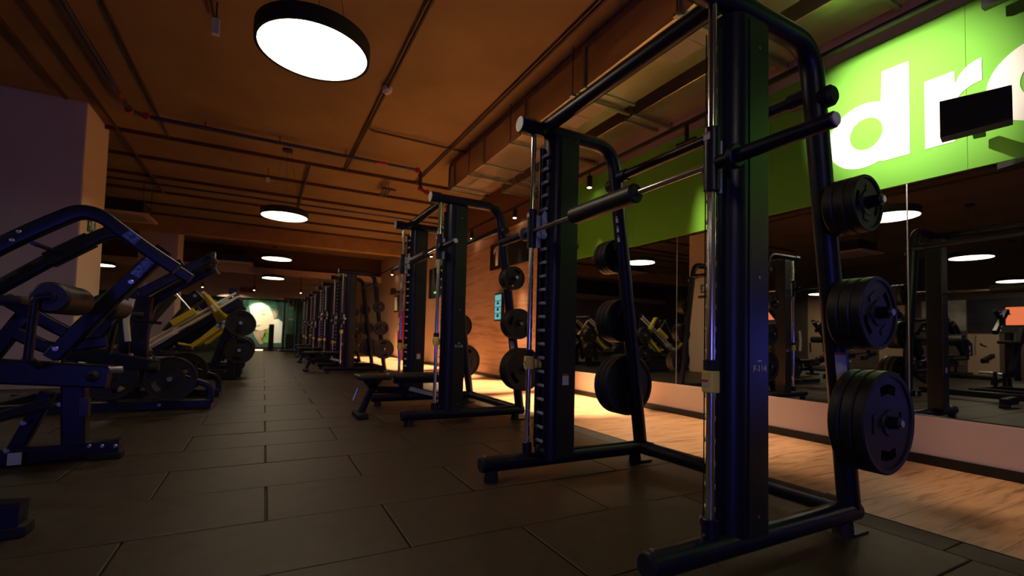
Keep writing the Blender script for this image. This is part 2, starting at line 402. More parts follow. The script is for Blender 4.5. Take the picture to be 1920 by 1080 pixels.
# ------------------------------------------------------------------ smith machines
XO = 1.75
def smith(Yc, desc, label, mark, bar_z, stop_z, detail=2, plates=True, spins=None):
    t = thing('smith_machine', label, 'smith machine', (XO, Yc, 0), 'smith machines along the mirror wall')
    X = lambda v: v-XO
    H = .655
    for s in (-1, 1):
        y = s*H; yo = s*.695; yi = s*.55
        b = obj('base_tube', MB().cyl((X(1.135), y, .095), (X(2.39), y, .095), .046, 24, ch=.006), 'frame', t)
        obj('end_cap', MB().cyl((X(1.128), y, .095), (X(1.137), y, .095), .042, 24, ch=.003), 'rubber', b)
        for x in (1.20, 2.30): obj('foot', MB().cyl((X(x), y, 0), (X(x), y, .062), .042, 20, r1=.036), 'rubber', b)
        obj('bolt', MB().cyl((X(1.155), y, .138), (X(1.155), y, .147), .008, 8), 'steel', b)
        # column
        pl_ = []; yc_ = (yi+yo)/2; hw = .0725
        for (cx_, cy_, r_, a0) in ((1.508+.062, -hw+.062, .062, 180), (1.705-.008, -hw+.008, .008, 270), (1.705-.008, hw-.008, .008, 0), (1.508+.062, hw-.062, .062, 90)):
            for q in range(9 if r_ > .05 else 3):
                a_ = R(a0+90*q/(8 if r_ > .05 else 2)); pl_.append((X(cx_)+r_*math.cos(a_), yc_+cy_+r_*math.sin(a_)))
        c = obj('column', MB().prism(pl_, 2, .10, 2.09), 'frame', t)
        ye = yo+s*.004
        obj('cover_panel', MB().box(X(1.590), X(1.704), min(yo-s*.01, ye), max(yo-s*.01, ye), .115, 2.075, .002), 'panel', c)
        obj('cover_panel', MB().box(X(1.575), X(1.704), min(yi+s*.01, yi-s*.003), max(yi+s*.01, yi-s*.003), .115, 2.075, .002), 'panel', c)
        for z in (.19, 1.97, 1.08): obj('bolt', MB().cyl((X(1.645), ye-s*.002, z), (X(1.645), ye+s*.003, z), .006, 8), 'steel', c)
        obj('peg_rail', MB().box(X(1.476), X(1.512), s*.648-.005, s*.648+.005, .17, 2.02, .003), 'frame', c)
        if detail >= 1:
            if 'peg' not in cache:
                cache['peg'] = MB().lathe([(.0045, -.06), (.0098, -.06), (.0098, 0), (.0045, 0), (.0045, -.06)], (0, .03, 0), 'Y', 12).mesh('catch_peg'); cache['peg'].materials.append(MAT['peg'])
            for k in range(22): obj('catch_peg', cache['peg'], None, c, (X(1.494), s*.615, .215+.083*k))
        else:
            pg = MB()
            for k in range(22): pg.cyl((X(1.494), s*.585, .215+.083*k), (X(1.494), s*.645, .215+.083*k), .0098, 8)
            obj('catch_pegs', pg, 'peg', c)
        # lower pulley
        if detail >= 1:
            p = obj('pulley', MB().cyl((X(1.495), s*.585, .165), (X(1.495), s*.615, .165), .034, 18, ch=.005), 'frame_matt', c)
            obj('pulley_axle', MB().cyl((X(1.495), s*.57, .165), (X(1.495), s*.63, .165), .012, 12), 'steel', c)
            obj('cable', MB().cyl((X(1.468), s*.6, .165), (X(1.468), s*.6, 2.02), .0025, 6), 'ink', c)
        # guide rod
        g = obj('guide_rod', MB().cyl((X(1.435), y, .12), (X(1.435), y, 2.10), .0155, 20), 'chrome', t)
        obj('rod_socket', MB().cyl((X(1.435), y, .128), (X(1.435), y, .205), .029, 18, ch=.004), 'frame', g)
        obj('bolt', MB().cyl((X(1.400), y, .15), (X(1.41), y, .15), .006, 8), 'steel', g)
        # bent top tube and rear upright
        path = [(X(1.34), y, 2.14), (X(2.06), y, 2.14), (X(2.105), y, 1.84), (X(2.352), y, .09)]
        f = obj('frame_tube', MB().sweep(fillet(path, .17, 10), csec(.045, 24), up=(0, 1, 0)), 'frame', t)
        hd = obj('header_stub', MB().cyl((X(1.335), y, 2.14), (X(1.43), y, 2.14), .053, 26, ch=.004), 'frame', f)
        obj('end_cap', MB().cyl((X(1.329), y, 2.14), (X(1.336), y, 2.14), .047, 26, ch=.002), 'white_cap', f)
        obj('upright_foot', MB().box(X(2.30), X(2.41), y-.05, y+.05, 0, .012, .003), 'frame', f)
        obj('knob', MB().cyl((X(2.10), s*.66, 1.90), (X(2.10), s*.735, 1.90), .045, 22, ch=.012), 'frame_matt', f)
        # plate horns
        for (z, kind) in ((1.42, 'small'), (.97, 'medium'), (.52, 'large')):
            px = 2.352-.1417*(z-.09)
            hn = obj('plate_horn', MB().cyl((X(px), y, z), (X(px), s*.875, z), .0245, 18, ch=.003), 'frame', t)
            obj('horn_cap', MB().cyl((X(px), s*.872, z), (X(px), s*.884, z), .015, 14, ch=.002), 'steel', hn)
            if plates:
                _, pr, pt = PL[kind]
                where = 'upright facing away from the mural' if s < 0 else 'mural-side upright'
                for q in range(3):
                    yy = Yc+s*(.705+pt/2+q*(pt+.002))
                    nm_ = ('innermost', 'middle', 'outermost')[q]; sz = {'small': 'top', 'medium': 'middle', 'large': 'lowest'}[kind]
                    a = (spins or {}).get((s, kind), None)
                    plate(kind, (px, yy, z-.0025), '%s black plate on %s horn, %s of %s' % (nm_, sz, where, desc), 'plates stored on the smith machines', (0, a if a is not None else random.uniform(0, 6.28), 0))
        # safety stop
        z = stop_z[0 if s < 0 else 1]
        st = obj('safety_stop', MB().cyl((X(1.435), y, z), (X(1.435), y, z+.078), .030, 24, ch=.003), 'yellow_pale', t)
        obj('stop_bumper', MB().cyl((X(1.435), y, z+.079), (X(1.435), y, z+.118), .026, 24, ch=.003), 'rubber', st)
        tg = [(X(1.46), z+.008), (X(1.53), z+.008), (X(1.53), z+.062), (X(1.513), z+.062), (X(1.513), z+.046), (X(1.503), z+.046), (X(1.503), z+.062), (X(1.46), z+.062)]
        obj('stop_tongue', MB().prism(tg, 1, min(s*.625, s*.632), max(s*.625, s*.632)), 'yellow_pale', st)
        obj('warning_sticker', MB().box(X(1.4035), X(1.406), y-.012, y+.012, z+.022, z+.038), 'sticker', st)
        obj('warning_stripe', MB().box(X(1.4030), X(1.4055), y-.012, y+.012, z+.038, z+.047), 'warn_red', st)
    cb = obj('base_crossbar', MB().cyl((X(2.355), -H, .095), (X(2.355), H, .095), .042, 24), 'frame', t)
    for s in (-1, 1): obj('joint_sleeve', MB().cyl((X(2.355), s*(H-.10), .095), (X(2.355), s*H, .095), .047, 24, ch=.003), 'frame', cb)
    obj('top_crossbar', MB().cyl((X(1.50), -H, 2.145), (X(1.50), H, 2.145), .041, 24), 'frame', t)
    rc = obj('rear_crossbar', MB().cyl((X(2.10), -H, 1.94), (X(2.10), H, 1.94), .031, 22), 'frame', t)
    for s in (-1, 1): obj('joint_sleeve', MB().cyl((X(2.10), s*(H-.11), 1.94), (X(2.10), s*H, 1.94), .04, 22, ch=.003), 'frame', rc)
    # bar with carriages
    bar = obj('bar', MB().cyl((X(1.44), -.64, bar_z), (X(1.44), .64, bar_z), .0135, 18), 'chrome', t)
    obj('bar_pad', MB().cyl((X(1.44), -.255, bar_z), (X(1.44), .225, bar_z), .045, 26, ch=.008), 'pad', bar)
    for s in (-1, 1):
        y = s*H
        obj('carriage', MB().cyl((X(1.435), y, bar_z-.105), (X(1.435), y, bar_z+.135), .0285, 22, ch=.003), 'frame', bar)
        obj('carriage_plate', MB().box(X(1.45), X(1.492), y-.012-s*.01, y+.012-s*.01, bar_z-.1, bar_z+.1, .003), 'hook', bar)
        obj('sleeve', MB().cyl((X(1.44), s*.675, bar_z), (X(1.44), s*1.075, bar_z), .0245, 22, ch=.003), 'frame', bar)
        obj('sleeve_collar', MB().cyl((X(1.44), s*.735, bar_z), (X(1.44), s*.76, bar_z), .043, 24, ch=.004), 'steel' if s > 0 else 'frame', bar)
        obj('sleeve_cap', MB().cyl((X(1.44), s*1.073, bar_z), (X(1.44), s*1.08, bar_z), .020, 20, ch=.002), 'white_cap', bar)
        hk = [(-.026, -.045), (.02, -.05), (.045, -.03), (.05, -.012), (.03, -.01), (.024, .02), (.03, .055), (.058, .055), (.054, .066), (.034, .115), (.014, .125), (-.006, .085), (.0, .07), (.004, .035), (-.028, .01), (-.04, -.02)]
        obj('hook', MB().prism([(X(1.478)+a*.9, bar_z+b) for a, b in hk], 1, min(s*.60, s*.612), max(s*.60, s*.612)), 'hook', bar)
        obj('warning_sticker', MB().box(X(1.4055), X(1.4075), y-.014, y+.014, bar_z+.085, bar_z+.105), 'sticker', bar)
        obj('warning_stripe', MB().box(X(1.4050), X(1.4075), y-.014, y+.014, bar_z+.105, bar_z+.114), 'warn_red', bar)
    # prints on the side that faces away from the mural
    if mark:
        ln = obj('number_print', text_mesh('number', mark, .034), 'print_white', t, (X(1.648), -.7005, .735)); ln.rotation_euler = (R(90), 0, 0)
    obj('name_print', MB().box(X(1.637), X(1.659), -.7003, -.699, .763, .768), 'print_white', t)
    ns = obj('notice_sticker', MB().box(X(1.61), X(1.655), .5455, .5475, .55, .605), 'sticker', t)
    obj('notice_stripe', MB().box(X(1.61), X(1.655), .545, .5475, .605, .617), 'warn_red', ns)
    # instruction strip on the upright facing away from the mural
    if detail >= 2:
        def strip(z0, z1, m, sg=-1, a0=200, st=14):
            mb = MB(); x0 = 2.352-.1417*(z0-.09); x1 = 2.352-.1417*(z1-.09)
            ya = -.655-.0462*.55
            v = []
            for (x, z) in ((x0, z0), (x1, z1)):
                for k in range(5):
                    a = R(a0+k*st); v.append((X(x)+.0458*math.cos(a), sg*.655+.0458*math.sin(a), z))
            mb.add(v, [(k, k+1, 6+k, 5+k) for k in range(4)]); return obj('instruction_label', mb, m, t)
        strip(.60, .79, 'sticker'); strip(.79, .80, 'warn_red'); strip(.585, .597, 'warn_red')
        for z_ in (1.50, 1.565, 1.63): strip(z_, z_+.028, 'print_white', 1, 196, 5); strip(z_+.034, z_+.042, 'print_white', 1, 200, 3)
    return t

SM = [(1.81, 'smith machine F-114', 'black smith machine marked F-114, bar racked at shoulder height', 'F-114', 1.488, (.65, .642), 2),
      (4.86, 'smith machine F-113', 'black smith machine marked F-113 with a bench under its bar', 'F-113', 1.66, (.74, .655), 2),
      (10.95, 'third smith machine', 'third smith machine, beyond the gap after the one marked F-113', None, 1.13, (.83, .585), 1),
      (14.0, 'fourth smith machine', 'fourth smith machine counting from the one marked F-114', None, 1.3, (.62, .60), 0),
      (17.05, 'fifth smith machine', 'fifth smith machine counting from the one marked F-114', None, 1.1, (.62, .7), 0),
      (20.1, 'last smith machine', 'last smith machine before the portrait mural', None, 1.2, (.6, .65), 0)]
for a in SM: smith(a[0], a[1], a[2], a[3], a[4], a[5], a[6], True, {(-1, 'large'): R(90), (-1, 'medium'): R(-32), (-1, 'small'): R(8)} if a[0] < 3 else None)

# ------------------------------------------------------------------ benches
def bench(label, loc):
    t = thing('weight_bench', label, 'weight bench', loc, 'benches in front of the smith machines')
    s = obj('seat_pad', MB().box(0, .33, -.15, .15, .375, .425, .02), 'pad', t)
    obj('seat_bracket', MB().prism([(.06, .375), (.27, .375), (.2, .29), (.13, .29)], 1, -.04, .04), 'frame', s)
    obj('back_pad', MB().box(.36, 1.12, -.15, .15, .378, .43, .02), 'pad', t)
    obj('back_frame', MB().box(.38, 1.02, -.03, .03, .325, .378, .006), 'frame', t)
    obj('front_leg', MB().sweep([(.18, 0, .33), (.06, 0, .035)], rsec(.06, .08, .012), up=(0, 1, 0)), 'frame', t)
    obj('front_foot', MB().box(.0, .11, -.16, .16, .0, .05, .01), 'rubber', t)
    obj('main_beam', MB().sweep([(.15, 0, .27), (.62, 0, .25), (1.16, 0, .08)], rsec(.07, .06, .012), up=(0, 1, 0)), 'frame', t)
    obj('rear_foot', MB().box(1.1, 1.2, -.26, .26, 0, .07, .012), 'frame', t)
    for y in (-.05, .05): obj('adjuster_strut', MB().sweep([(.45, y, .34), (.50, y, .24)], rsec(.03, .02, .004), up=(0, 1, 0)), 'frame', t)
    obj('adjuster_ladder', MB().prism([(.52, .255), (1.0, .125), (1.0, .165), (.55, .295)], 1, -.052, -.044), 'hook', t)
    obj('handle', MB().cyl((-.02, -.03, .17), (.02, -.03, .29), .011, 12), 'chrome', t)
    for x, z in ((.2, .255), (.62, .26)): obj('bolt', MB().cyl((x, -.045, z), (x, -.035, z), .009, 8), 'steel', t)
    return t
bench('flat padded bench under the bar of smith machine F-113', (.83, 4.85, 0))
bench('flat padded bench standing at the third smith machine', (.78, 10.95, 0))
bench('flat padded bench standing at the fourth smith machine', (.85, 14.0, 0))
bench('flat padded bench standing at the fifth smith machine', (.95, 17.05, 0))

# ------------------------------------------------------------------ plate-loaded machines on the left
def beam(name, pts, Y, w, h, root, m='frame', parent=None, rad=.1, r=.012):
    """pixel polyline on the machine's frame plane Y -> rectangular tube; w in-plane, h across"""
    base = root.location
    P = [(onY(px, py, Y)-base) for (px, py) in pts]
    return obj(name, MB().sweep(fillet(P, rad, 8) if len(P) > 2 else P, rsec(w, h, r), up=(0, 1, 0)), m, parent or root)
def pbolt(root, parent, px, py, Y, r=.014, m='steel'):
    p = onY(px, py, Y)-root.location
    return obj('bolt', MB().cyl((p.x, p.y, p.z), (p.x, p.y-.014, p.z), r, 10, ch=.003), m, parent)

def machine_row():
    t = thing('row_machine', 'dark blue lever machine with two foam rollers and long bent arms', 'exercise machine', (-1.2, 3.6, 0))
    b = t.location
    # base feet
    f1 = beam('base_foot', [(226, 838), (-120, 868)], 3.85, .10, .09, t)
    p = onY(203, 848, 3.85)-b
    obj('rubber_foot', MB().box(p.x-.09, p.x+.075, p.y-.047, p.y+.047, 0-b.z, .045, .008), 'rubber', f1)
    for x in (168, 192, 217): pbolt(t, f1, x, 836, 3.80, .011)
    f2 = beam('base_foot', [(44, 962), (-260, 985)], 2.58, .10, .09, t)
    p = onY(18, 990, 2.58)-b
    obj('rubber_foot', MB().box(p.x-.09, p.x+.06, p.y-.047, p.y+.047, 0, .045, .008), 'rubber', f2)
    obj('base_beam', MB().box(-.62, -.52, 2.56-b.y, 3.9-b.y, .05, .15, .012), 'frame', t)
    # seat post and beam
    po = beam('post', [(141, 830), (141, 705)], 3.75, .115, .09, t)
    p = onY(158, 763, 3.70)-b
    obj('stop_block', MB().box(p.x-.02, p.x+.025, p.y-.03, p.y+.03, p.z-.055, p.z+.055, .004), 'panel', po)
    bm_ = beam('seat_beam', [(-160, 688), (205, 706)], 3.6, .135, .10, t)
    p = onY(174, 705, 3.55)-b
    obj('end_knob', MB().cyl((p.x, p.y, p.z), (p.x, p.y-.035, p.z), .034, 20, r1=.026, ch=.008), 'rubber', bm_)
    p = onY(207, 693, 3.6)-b
    obj('chrome_pin', MB().cyl((p.x-.01, p.y, p.z), (p.x+.055, p.y+.02, p.z), .022, 18, ch=.003), 'steel', bm_)
    for x, y in ((47, 674), (106, 680), (161, 686)):
        p = onY(x, y, 3.58)-b; obj('bolt', MB().cyl((p.x, p.y, p.z-.01), (p.x, p.y, p.z+.012), .016, 10), 'steel', bm_)
    beam('brace', [(92, 735), (20, 860)], 3.86, .075, .07, t)
    beam('diagonal_brace', [(96, 755), (-90, 805)], 3.7, .06, .06, t, 'frame_matt')
    for x, y in ((66, 758), (45, 793), (113, 758), (13, 845)): pbolt(t, po, x, y, 3.74, .014)
    p = onY(36, 856, 3.8)-b
    tg = obj('maker_tag', MB().box(p.x-.03, p.x+.03, p.y-.062, p.y-.058, p.z-.035, p.z+.035), 'sticker', t); tg.rotation_euler = (0, 0, 0)
    # rollers on an axle across the machine
    rx, rz = -.915-b.x, .968
    ax = obj('roller_axle', MB().cyl((rx, 3.0-b.y, rz), (rx, 4.28-b.y, rz), .017, 14), 'frame', t)
    for (ya, yb) in ((3.02, 3.40), (3.87, 4.25)):
        fr = obj('foam_roller', MB().cyl((rx, ya-b.y, rz), (rx, yb-b.y, rz), .077, 32, ch=.012), 'pad', t)
        obj('roller_cap', MB().cyl((rx, ya-b.y-.012, rz), (rx, ya-b.y+.002, rz), .028, 18, ch=.003), 'frame', fr)
    s1 = [onY(96, 556, 3.0)-b, onY(66, 558, 3.0)-b, onY(52, 676, 3.0)-b]
    obj('roller_bracket', MB().sweep(fillet(s1, .06, 6), csec(.018, 14), up=(0, 1, 0)), 'frame', t)
    s1 = [onY(222, 600, 4.3)-b, onY(216, 606, 4.3)-b, onY(203, 664, 4.3)-b]
    obj('roller_bracket', MB().sweep(fillet(s1, .05, 6), csec(.018, 14), up=(0, 1, 0)), 'frame', t)
    obj('roller_crossbar', MB().cyl(onY(52, 672, 3.0)-b, onY(75, 688, 3.62)-b, .018, 14), 'frame', t)
    # lever arms
    armp = [(-330, 635), (-90, 508), (0, 462), (50, 438), (105, 414), (150, 396), (190, 404), (233, 437), (283, 473), (332, 505)]
    for Y, dz in ((3.3, 0), (3.88, 0)):
        P = [onY(x, y, 3.3)-b for x, y in armp]; P = [Vector((p.x, Y-b.y, p.z)) for p in P]
        a = obj('lever_arm', MB().sweep(fillet(P, .07, 6), rsec(.074, .065, .012), up=(0, 1, 0)), 'frame', t)
        if Y < 3.5:
            for x, y in ((37, 435), (24, 451)): pbolt(t, a, x, y, 3.266, .011)
            q0 = onY(236, 436, 3.262)-b; q1 = onY(259, 453, 3.262)-b; dr = (q1-q0).normalized(); nr = Vector((-dr.z, 0, dr.x))*.024
            obj('decal', MB().add([q0-nr, q1-nr, q1+nr, q0+nr], [(0, 1, 2, 3)]), 'decal_blue', a)
        else:
            q0 = P[2]+(P[3]-P[2])*.1; q1 = P[4]
            obj('arm_sleeve', MB().sweep([q0, q1], rsec(.095, .08, .014), up=(0, 1, 0)), 'frame', a)
    obj('arm_link', MB().cyl(onY(62, 456, 3.3)-b, onY(100, 470, 3.88)-b, .012, 10), 'frame', t)
    obj('arm_tie', MB().cyl(onY(283, 473, 3.3)-b, (onY(283, 473, 3.3)-b)+Vector((0, .58, 0)), .03, 14), 'frame', t)
    # sloped main frame with the printed strip
    ms = beam('sloped_frame', [(309, 468), (217, 553), (98, 672)], 3.62, .085, .08, t, rad=.02)
    q0 = onY(291, 478, 3.572)-b; q1 = onY(252, 517, 3.572)-b; dr = (q1-q0).normalized(); nr = Vector((-dr.z, 0, dr.x))*.026
    obj('decal', MB().add([q0-nr, q1-nr, q1+nr, q0+nr], [(0, 1, 2, 3)]), 'decal_blue', ms)
    q0 = onY(299, 470, 3.572)-b; q1 = onY(294, 475, 3.572)-b; nr = Vector((-dr.z, 0, dr.x))*.026
    obj('decal', MB().add([q0-nr, q1-nr, q1+nr, q0+nr], [(0, 1, 2, 3)]), 'print_white', ms)
    for x, y in ((246, 529), (105, 654)): pbolt(t, ms, x, y, 3.575, .015)
    beam('rear_strut', [(10, 560), (98, 610), (150, 636)], 3.7, .07, .06, t, rad=.03)
    beam('front_strut', [(-60, 720), (40, 600), (76, 560)], 3.7, .08, .06, t, rad=.02)
    beam('lower_strut', [(30, 625), (95, 655), (200, 640)], 3.66, .07, .05, t, rad=.05)
    p = onY(20, 566, 3.62)-b
    obj('chest_pad', MB().box(p.x-.22, p.x+.10, p.y-.16, p.y+.16, p.z-.02, p.z+.03, .018), 'pad', t)
    return t
mA = machine_row()

def machine_low():
    t = thing('plate_loaded_row', 'dark blue plate-loaded machine with upswept twin arms and low plates', 'exercise machine', (-1.2, 6.4, 0))
    b = t.location
    for Y, e in ((5.92, 0), (6.95, 0)):
        bt = obj('base_rail', MB().box(-2.35-b.x, -.46-b.x, Y-.045-b.y, Y+.045-b.y, 0.01, .10, .01), 'frame', t)
        P = [Vector((-.47-b.x, Y-b.y, .06)), Vector((-.47-b.x, Y-b.y, .24)), Vector((-.72-b.x, Y-b.y, .33))]
        obj('bumper_bracket', MB().sweep(fillet(P, .12, 8), rsec(.06, .06, .01), up=(0, 1, 0)), 'frame', bt)
        for x in (-.9, -1.6): obj('bolt', MB().cyl((x-b.x, Y-.06-b.y, .06), (x-b.x, Y-.043-b.y, .06), .014, 10), 'steel', bt)
        for (x, z) in ((-.806, .33), (-1.29, .36)):
            obj('plate_horn', MB().cyl((x-b.x, Y-.22-b.y, z), (x-b.x, Y+.05-b.y, z), .024, 16, ch=.003), 'steel', t)
            obj('horn_strut', MB().sweep([(x-b.x, Y+.02-b.y, .08), (x-b.x, Y+.02-b.y, z+.03)], rsec(.07, .05, .01), up=(0, 1, 0)), 'frame', t)
    for x in (-2.2, -1.05): obj('base_crossmember', MB().box(x-.05-b.x, x+.05-b.x, 5.92-b.y, 6.95-b.y, .02, .10, .01), 'frame', t)
    # front lever with bumper end
    bl_ = beam('front_lever', [(90, 654), (150, 663), (297, 688)], 5.2, .12, .09, t, rad=.05)
    p = onY(286, 689, 5.14)-b
    obj('bumper', MB().cyl((p.x-.03, p.y-.02, p.z), (p.x+.05, p.y-.02, p.z), .048, 20, ch=.014), 'rubber', bl_)
    for x, y in ((205, 661), (245, 667), (281, 673)):
        q = onY(x, y, 5.18)-b; obj('bolt', MB().cyl((q.x, q.y, q.z-.01), (q.x, q.y, q.z+.02), .018, 10), 'steel', bl_)
    pbolt(t, bl_, 105, 654, 5.15, .02)
    # upper twin arms
    for pts, Y in (([(398, 482), (330, 517), (262, 552)], 5.9), ([(400, 503), (330, 540), (284, 566), (262, 650)], 6.4)):
        a = beam('upper_arm', pts, Y, .10, .08, t, rad=.08)
        p = onY(pts[0][0], pts[0][1], Y)-b
        obj('arm_end_cap', MB().box(p.x-.02, p.x+.03, p.y-.05, p.y+.05, p.z-.06, p.z+.055, .008), 'panel', a)
        obj('arm_pin', MB().cyl((p.x+.02, p.y-.09, p.z-.01), (p.x+.05, p.y+.06, p.z-.05), .012, 10), 'steel', a)
        obj('grip', MB().cyl((p.x-.03, p.y-.16, p.z), (p.x-.03, p.y+.04, p.z), .018, 14, ch=.003), 'rubber', a)
    beam('lever_plate', [(268, 470), (322, 500), (342, 492)], 5.9, .08, .05, t, rad=.03)
    mp = beam('main_post', [(272, 556), (262, 640), (262, 712)], 6.1, .14, .10, t, rad=.05)
    for x, y in ((274, 534), (263, 549)): pbolt(t, mp, x, y, 6.0, .024)
    beam('diagonal_strut', [(120, 690), (210, 600), (268, 545)], 6.3, .10, .08, t, rad=.05)
    beam('handle_bar', [(238, 594), (262, 602), (303, 606)], 5.7, .03, .03, t, rad=.05)
    p = onY(250, 590, 6.2)-b
    obj('seat_pad', MB().box(p.x-.3, p.x+.12, p.y-.17, p.y+.17, p.z-.03, p.z+.03, .02), 'pad', t)
    beam('seat_post', [(236, 596), (232, 720)], 6.25, .09, .08, t)
    pp = beam('stop_bracket', [(248, 560), (236, 600), (240, 640)], 5.6, .05, .03, t, 'hook', rad=.03)
    return t
mB = machine_low()
for (x, z, Y, w_) in ((-.806, .327, 5.80, 'aisle-end horn of the rail away from the mural'), (-1.29, .357, 5.80, 'inner horn of the rail away from the mural'), (-.806, .327, 6.83, 'aisle-end horn of the mural-side rail'), (-1.29, .357, 6.83, 'inner horn of the mural-side rail')):
    plate('full', (x, Y, z), 'black plate on the %s, twin-arm machine' % w_, 'plates on the twin-arm machine')

def leg_press():
    t = thing('leg_press', 'leg press with yellow sled and yellow foot plate frame', 'exercise machine', (-1.0, 9.7, 0))
    b = t.location; Yn, Yf = 9.35, 10.05
    def q(px, py, Y): return onY(px, py, Y)-b
    for Y in (Yn, Yf):
        P0 = q(273, 643, Yn); P1 = q(443, 549, Yn)
        d = Y-Yn
        for o_ in (0, .075):
            n_ = Vector((.5, 0, -.85))*o_
            obj('slide_rail', MB().cyl(P0+n_+Vector((0, d, 0)), P1+n_+Vector((0, d, 0)), .019, 14), 'peg', t)
        obj('rail_beam', MB().sweep([P0+Vector((.1, d+.06, -.13)), P1+Vector((.07, d+.06, -.12))], rsec(.10, .06, .01), up=(0, 1, 0)), 'frame', t)
        obj('sled_runner', MB().sweep([q(322, 609, Yn)+Vector((0, d-.02, .02)), q(366, 585, Yn)+Vector((0, d-.02, .02))], rsec(.10, .07, .01), up=(0, 1, 0)), 'yellow', t)
        poly = [(380, 553), (384, 547), (433, 603), (408, 606)]
        pts = [q(x, y, Yn) for x, y in poly]
        fp = obj('foot_frame', MB().prism([(p.x, p.z) for p in pts], 1, Y-b.y-.04, Y-b.y+.04), 'yellow', t)
        c_ = (pts[0]+pts[2])/2
        obj('badge', MB().sweep([q(397, 572, Yn)+Vector((0, d-.043, 0)), q(405, 584, Yn)+Vector((0, d-.043, 0))], rsec(.045, .006, .003), up=(0, 1, 0)), 'hook', fp)
        poly = [(357, 646), (376, 633), (404, 611), (414, 616), (361, 653)]
        obj('lower_arm', MB().prism([(p.x, p.z) for p in [q(x, y, Yn) for x, y in poly]], 1, Y-b.y-.05, Y-b.y+.05), 'yellow', t)
        for x, y in ((380, 549), (366, 555), (408, 610), (420, 604)):
            p = q(x, y, Yn); obj('bolt', MB().cyl((p.x, Y-b.y-.055, p.z), (p.x, Y-b.y-.04, p.z), .026, 12, ch=.004), 'steel', t)
        P = [q(433, 604, Yn), q(424, 622, Yn), q(398, 690, Yn)]
        obj('pivot_arm', MB().sweep([p+Vector((0, d, 0)) for p in P], rsec(.10, .07, .01), up=(0, 1, 0)), 'frame', t)
        x = -.47-b.x
        po = obj('front_post', MB().sweep(fillet([(x, Y-b.y, .05), (x, Y-b.y, .62), (x-.1, Y-b.y, .72)], .08, 6), rsec(.12, .09, .015), up=(0, 1, 0)), 'frame', t)
        obj('post_foot', MB().box(x-.09, x+.09, Y-b.y-.06, Y-b.y+.06, 0, .05, .01), 'rubber', po)
        obj('base_rail', MB().box(-2.2-b.x, -.5-b.x, Y-b.y-.045, Y-b.y+.045, 0.01, .11, .01), 'frame', t)
        obj('plate_horn', MB().cyl((q(452, 606, Yn).x, Y-b.y-.02, q(452, 606, Yn).z), (q(452, 606, Yn).x, Y-b.y-.26 if Y == Yn else Y-b.y+.26, q(452, 606, Yn).z), .025, 16, ch=.003), 'steel', t)
        obj('storage_horn', MB().cyl((-.35-b.x, Y-b.y-.02, .5), (-.35-b.x, Y-b.y-.26 if Y == Yn else Y-b.y+.26, .5), .025, 16, ch=.003), 'steel', t)
        obj('horn_post', MB().sweep([(-.36-b.x, Y-b.y, .03), (-.36-b.x, Y-b.y, .62)], rsec(.08, .08, .01), up=(0, 1, 0)), 'frame', t)
        obj('sled_side', MB().sweep([q(425, 612, Yn)+Vector((0, d, 0)), q(452, 606, Yn)+Vector((0, d, 0))], rsec(.12, .06, .01), up=(0, 1, 0)), 'frame', t)
    obj('top_block', MB().sweep([q(437, 546, Yn), q(437, 546, Yn)+Vector((0, Yf-Yn, 0))], rsec(.13, .10, .015), up=(0, 0, 1)), 'frame', t)
    obj('foot_plate', MB().sweep([q(385, 560, Yn)+Vector((.05, .35, 0)), q(425, 608, Yn)+Vector((-.02, .35, 0))], rsec(.03, .62, .01), up=(0, 1, 0)), 'frame_matt', t)
    obj('base_crossmember', MB().box(-.6-b.x, -.5-b.x, Yn-b.y, Yf-b.y, .02, .10, .01), 'frame', t)
    obj('base_crossmember', MB().box(-2.1-b.x, -2.0-b.x, Yn-b.y, Yf-b.y, .02, .10, .01), 'frame', t)
    bp = q(340, 575, Yn)
    obj('back_pad', MB().sweep([q(338, 565, Yn)+Vector((-.55, .35, -.5)), q(338, 565, Yn)+Vector((-.15, .35, .12))], rsec(.08, .5, .03), up=(0, 1, 0)), 'pad', t)
    obj('back_plate', MB().sweep([q(345, 570, Yn)+Vector((0, .35, .0)), q(372, 553, Yn)+Vector((0, .35, .02))], rsec(.18, .6, .02), up=(0, 1, 0)), 'frame', t)
    obj('seat_pad', MB().box(-1.75-b.x, -1.3-b.x, -.25, .25, .38, .46, .03), 'pad', t)
    obj('safety_handle', MB().sweep(fillet([q(330, 550, Yn), q(350, 572, Yn), q(362, 587, Yn)], .1, 6), csec(.012, 10), up=(0, 1, 0)), 'steel', t)
    obj('handle_tube', MB().sweep([q(334, 644, Yn), q(358, 648, Yn)], csec(.02, 12), up=(0, 1, 0)), 'yellow', t)
    return t
mC = leg_press()
hx = onY(452, 606, 9.35)
for s, Yb, side in ((-1, 9.35, 'side facing away from the mural'), (1, 10.05, 'mural side')):
    for k in range(3):
        nm_ = ('innermost', 'middle', 'outermost')[k]
        plate('full', (hx.x, Yb+s*(.075+k*.053), hx.z-.002), '%s large plate on the leg press sled, %s' % (nm_, side), 'plates on the leg press')
        plate('full', (-.35, Yb+s*(.075+k*.053), .498), '%s large plate on the leg press storage horn, %s' % (nm_, side), 'plates on the leg press')

# second leg press and further machines
c = copy_tree(mC); c.location = (-1.02, 12.0, 0); c['label'] = 'second yellow leg press, behind the one with the plates'
for s, Yb in ((-1, 11.65),):
    for k in range(3):
        nm_ = ('innermost', 'middle', 'outermost')[k]
        plate('full', (hx.x-.02, Yb+s*(.075+k*.053), hx.z-.002), '%s large plate on the sled of the second leg press' % nm_, 'plates on the second leg press')
        plate('full', (-.37, Yb+s*(.075+k*.053), .498), '%s large plate on the storage horn of the second leg press' % nm_, 'plates on the second leg press')

